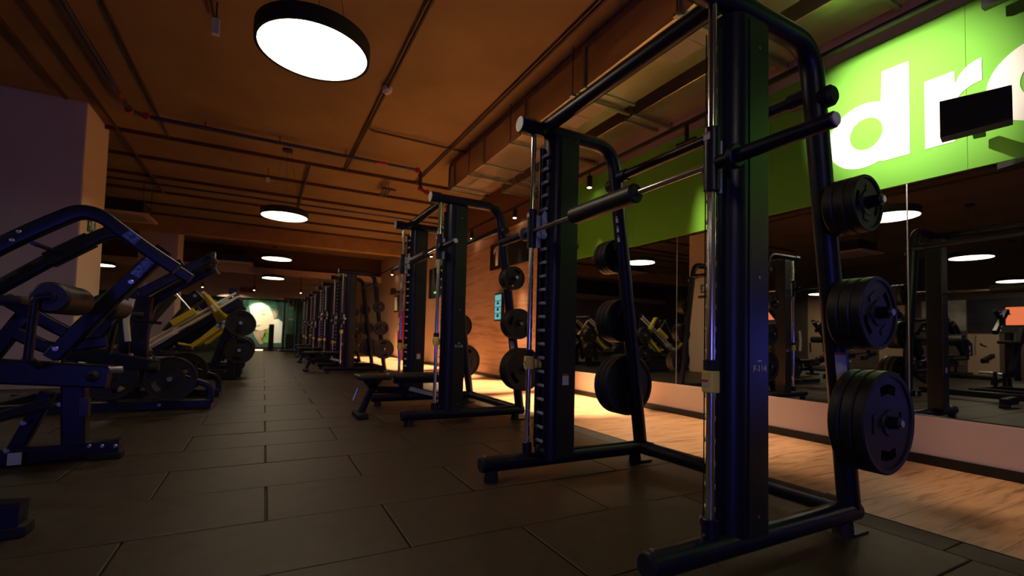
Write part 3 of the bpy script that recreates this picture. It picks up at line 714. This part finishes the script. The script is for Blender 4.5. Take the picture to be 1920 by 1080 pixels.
# machines across the hall, seen in the mirror
spots = [(mA, (-4.4, 6.4, 0), R(0), 'lever machine with foam rollers across the hall, in the mirror'),
         (mB, (-4.4, 3.2, 0), R(180), 'twin-arm machine across the hall, in the mirror'),
         (mA, (-4.6, 9.2, 0), R(0), 'second lever machine across the hall, in the mirror'),
         (mB, (-9.9, 6.6, 0), R(0), 'twin-arm machine by the poster wall, in the mirror'),
         (mC, (-4.8, 12.5, 0), R(180), 'yellow leg press turned round across the hall, in the mirror')]
for src, loc, rz, lab in spots:
    c = copy_tree(src); c.location = loc; c.rotation_euler = (0, 0, rz); c['label'] = lab
for k, (x, y) in enumerate(((-2.9, 1.6), (-5.2, 7.6), (-8.2, .4))):
    bench(('padded bench left of the photographer', 'padded bench between the machines across the hall', 'padded bench before the poster wall across the hall')[k], (x, y, 0))
for k, (y0, y1, z0, z1, m) in enumerate(((6.52, 7.7, 1.43, 2.45, 'poster_pale'), (5.2, 6.48, 1.36, 2.45, 'poster_dark'), (3.6, 4.9, 1.6, 2.5, 'poster_pale'), (12.2, 13.6, 1.0, 2.6, 'poster_pale'))):
    o = obj('wall_poster', MB().box(XL+.005, XL+.02, y0, y1, z0, z1), m)
    tag(o, ('pale abstract poster on the far left wall, beside the dark one', 'dark navy poster on the far left wall', 'pale poster on the far left wall below the round lamp', 'tall pale poster far along the left wall')[k], 'poster')
mat('screen_orange', (.1, .02, .01), .3, noise=(3, .5, (1, 1, 1)), emit=(1, .22, .09), estr=.9)
for k, (y0, y1, z0, z1) in enumerate(((9.9, 10.8, 1.72, 2.35), (3.8, 4.5, 1.45, 1.9))):
    sc_ = thing('hanging_screen', ('orange lit screen hanging from the ceiling across the hall', 'smaller orange lit screen hanging low across the hall')[k], 'screen', (-8.0, (y0+y1)/2, z0))
    obj('bezel', MB().box(-.04, .0, -(y1-y0)/2-.03, (y1-y0)/2+.03, -.03, z1-z0+.03, .006), 'screen_dark', sc_); obj('display', MB().box(-.002, .003, -(y1-y0)/2, (y1-y0)/2, 0, z1-z0), 'screen_orange', sc_)
    obj('mount_pole', MB().cyl((-.03, 0, z1-z0), (-.03, 0, ZC-z0), .02, 10), 'pipe_dark', sc_)
wl = bpy.data.objects['wall_left']
for ya, yb in ((-1.0, .6), (2.2, 3.0), (5.75, 6.5), (8.2, 9.0), (10.4, 11.6), (13.9, 15), (16.4, 17.6)): obj('cream_panel', MB().box(XL, XL+.004, ya, yb, 0, 1.32 if 5 < ya < 6 else 2.9), 'wall_cream', wl)
for src, loc, rz, lab in ((mB, (-7.1, 8.3, 0), R(0), 'twin-arm machine beside the yellow leg press across the hall, in the mirror'), (mA, (-4.4, .3, 0), R(180), 'lever machine with rollers left of the photographer, in the mirror'), (mB, (-7.1, 2.6, 0), R(0), 'twin-arm machine in the middle of the hall, in the mirror'), (mA, (-7.1, 5.4, 0), R(0), 'lever machine with rollers near the poster wall, in the mirror'), (mC, (-7.4, 10.6, 0), R(0), 'yellow leg press near the poster wall, in the mirror')):
    c = copy_tree(src); c.location = loc; c.rotation_euler = (0, 0, rz); c['label'] = lab
# ------------------------------------------------------------------ lamps
def pendant(loc, label):
    t = thing('pendant_light', label, 'ceiling light', loc, 'round pendant lights')
    r = .372
    obj('housing', MB().lathe([(r-.02, .0), (r, .0), (r, .105), (r-.004, .11), (0.0, .11)], (0, 0, 0), 'Z', 64), 'lamp_shell', t)
    obj('diffuser', MB().lathe([(0.0, .004), (r-.02, .004), (r-.018, .012), (0.0, .012)], (0, 0, 0), 'Z', 64), 'lamp_glow', t)
    for a in (30, 150, 270):
        x, y = .3*math.cos(R(a)), .3*math.sin(R(a))
        obj('suspension_wire', MB().cyl((x, y, .108), (x*.2, y*.2, ZC-loc[2]-.03), .002, 6), 'pipe_dark', t)
    obj('ceiling_rose', MB().cyl((0, 0, ZC-loc[2]-.04), (0, 0, ZC-loc[2]), .08, 20), 'pipe_dark', t)
    return t
for p, lab in (((.228, 3.47, 2.78), 'large round pendant light over the mats before smith machine F-114'), ((.232, 8.75, 2.78), 'round pendant light, second along the aisle'), ((.232, 13.98, 2.78), 'round pendant light, third along the aisle'), ((.225, 19.12, 2.78), 'round pendant light nearest the portrait mural'),
               ((-4.6, 18.9, 2.78), 'round pendant light in the side hall behind the violet column'), ((-4.85, 4.15, 2.78), 'round pendant light over the machines across the hall'), ((-10.3, 4.95, 2.78), 'round pendant light by the poster wall'), ((-4.8, 9.4, 2.78), 'second round pendant light across the hall'),
               ((-10.3, 10.2, 2.78), 'second round pendant light by the poster wall'), ((.228, -1.77, 2.78), 'round pendant light behind the photographer'), ((-4.85, -1.1, 2.78), 'round pendant light across the hall behind the photographer')): pendant(p, lab)

def spot(loc, target, power, ang, label, color=(1, .72, .42), blend=.6, group='track spotlights', rail=None):
    t = thing('track_spotlight', label, 'spotlight', loc, group)
    top = (rail if rail else 3.26)-loc[2]
    obj('body', MB().cyl((0, 0, .0), (0, 0, .17), .038, 22, ch=.004), 'lamp_shell', t)
    obj('lens', MB().cyl((0, 0, -.002), (0, 0, .004), .03, 20), 'spot_glow', t)
    obj('stem', MB().cyl((0, 0, .17), (0, 0, top), .011, 10), 'lamp_shell', t)
    l = bpy.data.lights.new('spot_lamp', 'SPOT'); l.energy = power; l.color = color; l.spot_size = R(ang); l.spot_blend = blend; l.shadow_soft_size = .035
    o = bpy.data.objects.new('spot_lamp', l); col.objects.link(o); o.parent = t; o.location = (0, 0, -.02)
    o.rotation_euler = (Vector(target)-Vector(loc)).to_track_quat('-Z', 'Y').to_euler()
    return t
rail = tag(obj('track_rail', MB().box(4.06, 4.10, -4, 22, 3.255, 3.295, .003), 'black_paint'), 'black lighting track running above the green panel', 'light track')
SP = [((4.08, 5.38, 3.03), (3.5, 5.1, 0), 2600, 42, 'track spotlight before the green panel, beside the wood cladding'),
      ((4.08, 7.66, 3.08), (3.35, 7.4, 0), 2600, 42, 'track spotlight in front of the wood cladding, above the number sign'),
      ((4.08, 9.7, 3.05), (3.25, 9.5, 0), 2000, 40, 'track spotlight over the far end of the wood cladding'),
      ((4.08, 12.6, 3.05), (3.25, 12.2, 0), 2200, 46, 'track spotlight beyond the wood cladding'),
      ((4.08, 17.15, 3.03), (3.25, 16.5, 0), 2000, 48, 'track spotlight near the far smith machines'),
      ((4.08, 14.8, 3.05), (3.2, 14.4, 0), 2000, 46, 'added track spotlight over the gap before the red hydrant cabinet')]  # this track spotlight is added to brighten the far ceiling
for p, tg_, pw, an, lab in SP: spot(p, tg_, pw, an, lab)
for k, x in enumerate((-2.3, -.43, 1.4)):
    spot((x, 22.95, 2.60), (x*.3-.05, 23.96, 1.35), (260, 320, 40)[k], 60, ('spotlight over the left side of the portrait mural', 'spotlight above the face of the mural', 'spotlight over the dark right side of the mural')[k], (1, .86, .66), .5, 'spotlights over the mural', ZC)
# bar fixtures of the lighting track
for (Yb, zb, lab) in ((3.62, 3.04, 'black bar-shaped track light below the rail over the green panel'), (1.06, 3.09, 'black bar-shaped track light above the third letter')):
    bf = thing('track_bar_light', lab, 'track light', (4.08, Yb, zb), 'bar lights on the track')
    obj('body', MB().box(-.03, .03, -.13, .13, -.035, .035, .006), 'lamp_shell', bf); obj('stem', MB().box(-.012, .012, -.02, .02, .035, 3.256-zb, .002), 'lamp_shell', bf)
# spotlight projector near the ceiling, aimed at the lettering
spot((2.02, 2.3, 3.62), (4.235, 1.70, 2.72), 1100, 36, 'black ceiling spotlight aimed at the white letters', (1, .9, .72), 1, 'ceiling spotlights', ZC)
spot((2.02, -.2, 3.62), (4.235, -.7, 2.70), 420, 44, 'black ceiling spotlight aimed at the green wall behind the photographer', (1, .9, .72), 1, 'ceiling spotlights', ZC)
# downlights in the bar fixtures
for Yb, tg_, pw in ((3.62, (3.6, 3.2, 0), 480), (1.06, (3.5, 1.5, 0), 170)):
    l = bpy.data.lights.new('bar_lamp', 'SPOT'); l.energy = pw; l.color = (1, .74, .46); l.spot_size = R(46); l.spot_blend = .6; l.shadow_soft_size = .06
    o = bpy.data.objects.new('bar_lamp', l); col.objects.link(o); o.location = (4.08, Yb, 2.99); o.rotation_euler = (Vector(tg_)-Vector((4.08, Yb, 2.99))).to_track_quat('-Z', 'Y').to_euler()
# LED strip of the platform
st = struct('trim_15', MB().box(-.45, 1.25, 23.185, 23.2, .0, .035), 'led_strip', 'lit strip along the foot of the platform')

# ------------------------------------------------------------------ ducts and pipes
def duct(name, x0, x1, y0, y1, z0, z1, label, step, grilles, off=0):
    t = thing(name, label, 'air duct', ((x0+x1)/2, y0, z0)); b = t.location; y = y0+off; ys = [y0]
    while y < y1-.2:
        if y > y0+.2: ys.append(y)
        y += step
    ys.append(y1)
    for a, c_ in zip(ys[:-1], ys[1:]):
        s = obj('duct_section', MB().box(x0-b.x, x1-b.x, a-b.y+.002, c_-b.y-.002, 0, z1-z0, .004), 'duct', t)
        obj('flange', MB().box(x0-b.x-.025, x1-b.x+.025, c_-b.y-.018, c_-b.y+.018, -.022, z1-z0+.02, .003), 'duct_trim', s)
    for y in grilles:
        g = obj('grille_frame', MB().box(-.16, .16, y-b.y-.32, y-b.y+.32, -.012, 0, .003), 'duct_trim', t)
        for k in (0, 1): obj('grille_slats', MB().box(-.135, .135, y-b.y-.29+k*.295, y-b.y-.005+k*.295, -.016, -.010), 'grille', g)
    yy = y0+.9
    while yy < y1:
        for x in (x0-.05, x1+.05): obj('hanger_rod', MB().cyl((x-b.x, yy-b.y, -.03), (x-b.x, yy-b.y, ZC-z0), .005, 6), 'pipe_dark', t)
        obj('hanger_rail', MB().box(x0-b.x-.08, x1-b.x+.08, yy-b.y-.02, yy-b.y+.02, -.05, -.02, .002), 'duct_trim', t)
        yy += 1.42
    return t
duct('supply_duct', 2.84, 3.50, -4, 7.85, 3.45, 3.85, 'sheet metal air duct with ceiling grilles beside the brown beam', 1.25, (7.1, 4.35, 2.75, .9), .35)
duct('return_duct', 3.70, 4.20, -4, 7.4, 3.45, 3.8, 'sheet metal air duct between the supply duct and green wall', 1.25, (), .7)

def pipe(name, pts, r, m, label, rad=.12, cat='pipe', group=None):
    return tag(obj(name, MB().sweep(fillet(pts, rad, 6), csec(r, 12), up=(0, .03, 1)), m), label, cat, group)
ZP = 3.90
pipe('conduit', [(1.235, -4, ZP), (1.235, 9.15, ZP)], .018, 'pipe_dark', 'thin conduit along the ceiling carrying the smoke detector')
pipe('conduit', [(2.6, -4, ZP), (2.59, 9.15, ZP)], .018, 'pipe_dark', 'thin conduit along the ceiling beside the brown beam')
pipe('conduit', [(1.24, 6.85, ZP), (1.26, 7.12, ZP), (2.58, 7.14, ZP), (2.86, 7.14, ZP)], .016, 'pipe_dark', 'short conduit crossing between the two ceiling conduits')
pipe('conduit', [(-1.47, -4, ZP), (-1.475, 9.1, ZP)], .016, 'pipe_dark', 'thin conduit on the ceiling above the lever machines')
pipe('conduit', [(-.56, 5.4, ZP), (-.57, 3.0, ZP), (-2.4, 3.0, ZP)], .014, 'pipe_dark', 'conduit feeding the exit lamp box')
sp_ = pipe('sprinkler_pipe', [(-1.77, -4, 3.84), (-1.77, 8.1, 3.84), (-1.65, 8.2, 3.84), (2.42, 8.25, 3.84), (2.44, 8.3, 3.5), (2.8, 8.3, 3.46)], .028, 'pipe_blue', 'blue grey sprinkler pipe turning across the ceiling with red couplings', .06)
for p in ((-1.77, 7.55, 3.84), (1.62, 8.24, 3.84)):
    ax = (0, .14, 0) if p[0] < 0 else (.2, 0, 0)
    obj('red_band', MB().cyl(p, tuple(a+b for a, b in zip(p, ax)), .031, 14), 'red', sp_)
for p in ((-1.77, 8.08, 3.84), (-1.6, 8.2, 3.84), (2.36, 8.25, 3.84), (2.43, 8.28, 3.76), (2.44, 8.3, 3.53), (2.56, 8.3, 3.48)):
    obj('red_coupling', MB().cyl((p[0], p[1]-.03, p[2]), (p[0], p[1]+.03, p[2]), .05, 14, ch=.01), 'red', sp_)
for x in (-.9, .1, 1.1): obj('pipe_hanger', MB().cyl((x, 8.22, 3.84), (x, 8.22, ZC), .007, 6), 'pipe_dark', sp_)
pipe('sprinkler_pipe', [(-2.43, -4, 3.84), (-2.43, 8.1, 3.84)], .024, 'joist_paint', 'brown pipe on the ceiling running toward the column')
pipe('sprinkler_pipe', [(-2.1, -4, 3.86), (-2.1, 12.8, 3.86)], .02, 'joist_paint', 'brown pipe on the ceiling passing the column')
pipe('sprinkler_pipe', [(-6, 11.4, 3.7), (WX, 11.4, 3.7)], .022, 'pipe_blue', 'blue grey pipe crossing the ceiling past the second pendant light')
pipe('conduit', [(.62, 9.3, ZP), (.62, 14, ZP)], .018, 'pipe_dark', 'short conduit on the ceiling past the cross joist')
# smoke detector
sd = thing('smoke_detector', 'small white round smoke detector on the ceiling conduit', 'smoke detector', (1.235, 5.8, ZP))
obj('base', MB().lathe([(0, .02), (.062, .02), (.062, -.02), (.05, -.04), (0, -.04)], (0, 0, 0), 'Z', 28), 'white_plastic', sd)
obj('chamber', MB().lathe([(.034, -.04), (.034, -.058), (.024, -.066), (0, -.066)], (0, 0, 0), 'Z', 24), 'hook', sd)
for p, k in (((-.05, 9.95, 3.72), 0),):
    s2 = thing('motion_sensor', 'small white sensor hanging from the ceiling before the second pendant light', 'sensor', p)
    obj('body', MB().box(-.03, .03, -.03, .03, -.03, .04, .006), 'white_plastic', s2); obj('stem', MB().cyl((0, 0, .04), (0, 0, ZC-p[2]), .006, 8), 'pipe_dark', s2)
# exit lamp box
ep = onplane(405, 48, 2, 3.72)
ex = thing('emergency_lamp', 'small pale emergency lamp box hanging from a bent conduit', 'emergency light', (ep.x, ep.y, ep.z))
obj('body', MB().box(-.03, .03, -.03, .03, -.09, .06, .006), 'white_plastic', ex)
obj('stem', MB().cyl((0, 0, .06), (0, 0, ZC-ep.z), .008, 8), 'pipe_dark', ex)
# tray on the ceiling
pv = onplane(722, 362, 2, 3.78)
tr_ = thing('cable_tray', 'short dark cable tray bracket hanging from the ceiling', 'cable tray', (pv.x, pv.y, 3.78))
for x in (-.06, 0, .06): obj('tray_bar', MB().box(x-.012, x+.012, -.35, .35, 0, .03), 'pipe_dark', tr_)
obj('tray_crossbar', MB().box(-.14, .14, -.37, -.33, -.03, 0), 'pipe_dark', tr_)
for y in (-.3, .3): obj('tray_rod', MB().cyl((0, y, .03), (0, y, ZC-3.78), .006, 6), 'pipe_dark', tr_)
# air conditioning cassettes
for k, (x, y, z, lab) in enumerate(((-2.75, 12.6, 3.2, 'ceiling air conditioning cassette beyond the violet column'), (-.95, 19.0, 3.18, 'ceiling air conditioning cassette near the end wall'), (-4.9, 6.5, 3.2, 'ceiling air conditioning cassette over the machines across the hall'))):
    a = thing('air_conditioner', lab, 'air conditioner', (x, y, z), 'ceiling cassettes')
    obj('casing', MB().box(-.42, .42, -.42, .42, .03, .30, .01), 'panel', a)
    g = obj('face_panel', MB().box(-.52, .52, -.52, .52, 0, .035, .008), 'wall_cream', a)
    for q in range(5): obj('louvre', MB().box(-.4, .4, -.34+q*.15, -.25+q*.15, -.006, .002), 'grille', g)
    for sx in (-.4, .4):
        for sy in (-.4, .4): obj('hanger_rod', MB().cyl((sx, sy, .3), (sx, sy, ZC-z), .006, 6), 'pipe_dark', a)

# ------------------------------------------------------------------ things on the walls
# loudspeakers
def speaker(loc, rz, label):
    t = thing('loudspeaker', label, 'loudspeaker', loc, 'wall loudspeakers'); t.rotation_euler = (0, 0, rz)
    b = obj('cabinet', MB().prism([(-.155, -.10), (.155, -.115), (.155, .115), (-.155, .10)], 0, -.02, .09), 'rubber', t)
    obj('grille', MB().box(-.028, -.018, -.15, .15, -.1, .1, .004), 'black_paint', t)
    obj('badge', MB().box(-.0295, -.028, -.008, .008, -.008, .008), 'panel', t)
    obj('bracket', MB().box(.09, .42, -.03, .03, -.03, .03, .005), 'frame_matt', t)
    return t
speaker((3.74, 1.135, 2.262), R(14), 'black loudspeaker hung in front of the white letters')
speaker((3.81, 5.85, 2.25), R(0), 'black loudspeaker at the dark end of the green panel')
speaker((3.81, 15.9, 2.3), R(0), 'black loudspeaker on the cream wall behind the far smith machines')
# number sign
sg = thing('number_sign', 'black sign with a white numeral 1 on the wood cladding', 'sign', (4.19, 8.1, 2.50))
obj('board', MB().box(-.02, .03, -.80, .80, -.27, .27, .004), 'screen_dark', sg)
t1 = obj('numeral', MB().prism([(.42, -.2), (.52, -.2), (.52, .2), (.40, .2), (.52+.0, .2)][:4], 0, -.024, -.019), 'print_white', sg)
obj('numeral_flag', MB().prism([(.52, .2), (.62, .14), (.62, .05), (.52, .11)], 0, -.024, -.019), 'print_white', sg)
# info screen
sc = thing('wall_screen', 'narrow upright lit screen on the wood cladding', 'screen', (4.19, 8.44, 1.44))
obj('bezel', MB().box(-.03, .03, -.17, .17, -.28, .28, .006), 'screen_dark', sc)
for k in range(4): obj('display_tile', MB().box(-.032, -.0295, -.14, .14, -.25+k*.128, -.135+k*.128), 'screen', sc, smooth=False)
for k in range(3): obj('figure', MB().prism([(-.07, -.20+k*.128), (.07, -.20+k*.128), (.03, -.16+k*.128), (.05, -.15+k*.128), (0, -.14+k*.128), (-.05, -.15+k*.128), (-.03, -.16+k*.128)], 0, -.034, -.032), 'screen_dark', sc)
# tv, hydrant cabinet, white door panel
tv = thing('wall_television', 'black television high on the wall behind smith machine F-113', 'television', (4.15, 12.2, 2.3))
obj('bezel', MB().box(-.02, .06, -.7, .7, -.42, .42, .006), 'screen_dark', tv)
for y in (.0, .12): obj('status_light', MB().box(-.026, -.019, y, y+.07, -.30, -.26), 'led_green', tv)
hc = thing('hydrant_cabinet', 'red fire hydrant cabinet on the cream wall', 'fire cabinet', (4.12, 15.9, 0))
obj('cabinet', MB().box(0, .11, -.35, .35, .55, 1.62, .01), 'red', hc)
for z in (1.22, .98): obj('label_panel', MB().box(-.004, .002, .02, .28, z, z+.2), 'print_white', hc)
obj('riser_pipe', MB().cyl((.05, .2, 1.62), (.05, .2, 3.3), .03, 12), 'red', hc)
obj('cabinet_leg', MB().box(.02, .1, -.3, .3, 0, .55, .01), 'red', hc)
np_ = thing('notice_board', 'dark framed notice on the cream wall beyond the third smith machine', 'notice', (4.2, 16.9, 1.95))
obj('frame', MB().box(0, .03, -.3, .3, -.3, .3, .004), 'screen_dark', np_); obj('sheet', MB().box(-.003, .002, -.25, .25, -.25, .25), 'grille', np_)
rs = thing('fire_notice', 'small red fire notice on the bulkhead above the mural', 'sign', (-.72, 23.762, 2.66))
obj('board', MB().box(-.28, .28, -.006, .012, -.11, .11), 'red', rs); obj('lettering', MB().box(-.16, .16, -.009, -.005, -.03, .03), 'warn_red', rs)
# exit sign on the column
xs = thing('exit_sign', 'green exit sign with a white running figure on the column', 'exit sign', (-2.275, 8.85, 2.32))
obj('board', MB().box(-.012, .0, -.16, .16, -.12, .12, .003), 'exit_green', xs)
obj('figure', MB().prism([(.06, .08), (.10, .06), (.07, .01), (.12, -.07), (.08, -.08), (.03, -.02), (-.02, -.08), (-.06, -.07), (0, 0), (-.02, .05)], 0, .0, .002), 'print_white', xs)
obj('arrow', MB().prism([(-.13, 0), (-.09, .05), (-.09, .02), (-.05, .02), (-.05, -.02), (-.09, -.02), (-.09, -.05)], 0, .0, .002), 'print_white', xs)

# ------------------------------------------------------------------ mural
mu = thing('portrait_mural', 'green wall mural with the pale face of a man', 'mural', (0, 23.96, 0))
obj('background', MB().box(-6.5, 3.6, -.01, .02, .16, 2.36), 'mural_green', mu, smooth=False)
def mpoly(name, pts, m, layer):
    P = [(p.x, p.z) for p in (onY(x, y, 23.94) for x, y in pts)]
    c = bpy.data.curves.new(name, 'CURVE'); c.dimensions = '2D'; c.fill_mode = 'BOTH'; c.extrude = .001
    s = c.splines.new('POLY'); s.points.add(len(P)-1); s.use_cyclic_u = True
    for p, q in zip(s.points, P): p.co = (q[0], q[1], 0, 1)
    t = bpy.data.objects.new(name, c); col.objects.link(t)
    me = bpy.data.meshes.new_from_object(t.evaluated_get(bpy.context.evaluated_depsgraph_get())); col.objects.unlink(t); bpy.data.objects.remove(t)
    for v in me.vertices: v.co = (v.co.x, -.012-.003*layer+v.co.z, v.co.y)
    return obj(name, me, m, mu, smooth=False)
mpoly('shirt', [(500, 600), (522, 598), (530, 604), (527, 643), (495, 643), (505, 622)], 'mural_white', 1)
mpoly('leaves', [(494, 628), (503, 610), (510, 618), (506, 643), (492, 643)], 'mural_leaf', 2)
mpoly('hair', [(466, 575), (467, 563), (476, 558), (500, 560), (514, 562), (520, 572), (519, 586), (510, 592), (505, 578), (490, 566), (473, 572)], 'mural_hair', 2)
mpoly('face', [(468, 575), (476, 570), (490, 567), (503, 574), (510, 586), (514, 598), (510, 610), (500, 617), (490, 620), (478, 618), (472, 608), (466, 598), (470, 588)], 'mural_skin', 3)
mpoly('ear', [(512, 584), (517, 579), (522, 582), (522, 590), (517, 597), (512, 596)], 'mural_shade', 4)
mpoly('neck', [(474, 622), (486, 619), (498, 620), (496, 632), (490, 634), (493, 645), (487, 645), (478, 632)], 'mural_shade', 2)
mpoly('eyebrow', [(486, 584), (492, 582), (499, 584), (492, 584.5)], 'mural_shade', 4)
mpoly('eye', [(488, 590), (494, 587), (500, 590), (494, 591.5)], 'mural_teal', 4)
mpoly('mouth', [(474, 612), (482, 609), (491, 609), (484, 613), (476, 614)], 'mural_teal', 4)
mpoly('nose', [(468, 598), (472, 590), (474, 600), (470, 602)], 'mural_shade', 4)

# ------------------------------------------------------------------ far end training gear
cm = thing('cable_tower', 'tall cable tower machine standing before the mural', 'exercise machine', (1.0, 22.2, 0))
for x in (-.25, .25, .75): obj('upright', MB().box(x-.04, x+.04, -.05, .05, 0.05, 2.25, .01), 'frame', cm)
obj('base', MB().box(-.4, .9, -.35, .35, 0, .07, .012), 'frame', cm); obj('top_beam', MB().box(-.3, .8, -.05, .05, 2.2, 2.3, .01), 'frame', cm)
for x in (-.1, .08, .5): obj('guide_rod', MB().cyl((x, -.02, .1), (x, -.02, 2.2), .014, 10), 'chrome', cm)
obj('weight_stack', MB().box(-.16, .16, -.1, .1, .1, .75, .006), 'plate', cm)
obj('weight_stack', MB().box(.36, .64, -.1, .1, .1, .75, .006), 'plate', cm)
for z in (1.35, 1.85): obj('yellow_collar', MB().box(-.06, .12, -.07, -.03, z, z+.05), 'yellow', cm)
vp = thing('kick_post', 'black upright padded post standing before the mural', 'padded post', (.3, 22.85, 0))
obj('post', MB().box(-.1, .1, -.1, .1, .05, 1.15, .02), 'frame_matt', vp); obj('base', MB().box(-.3, .3, -.25, .25, 0, .06, .012), 'frame', vp)
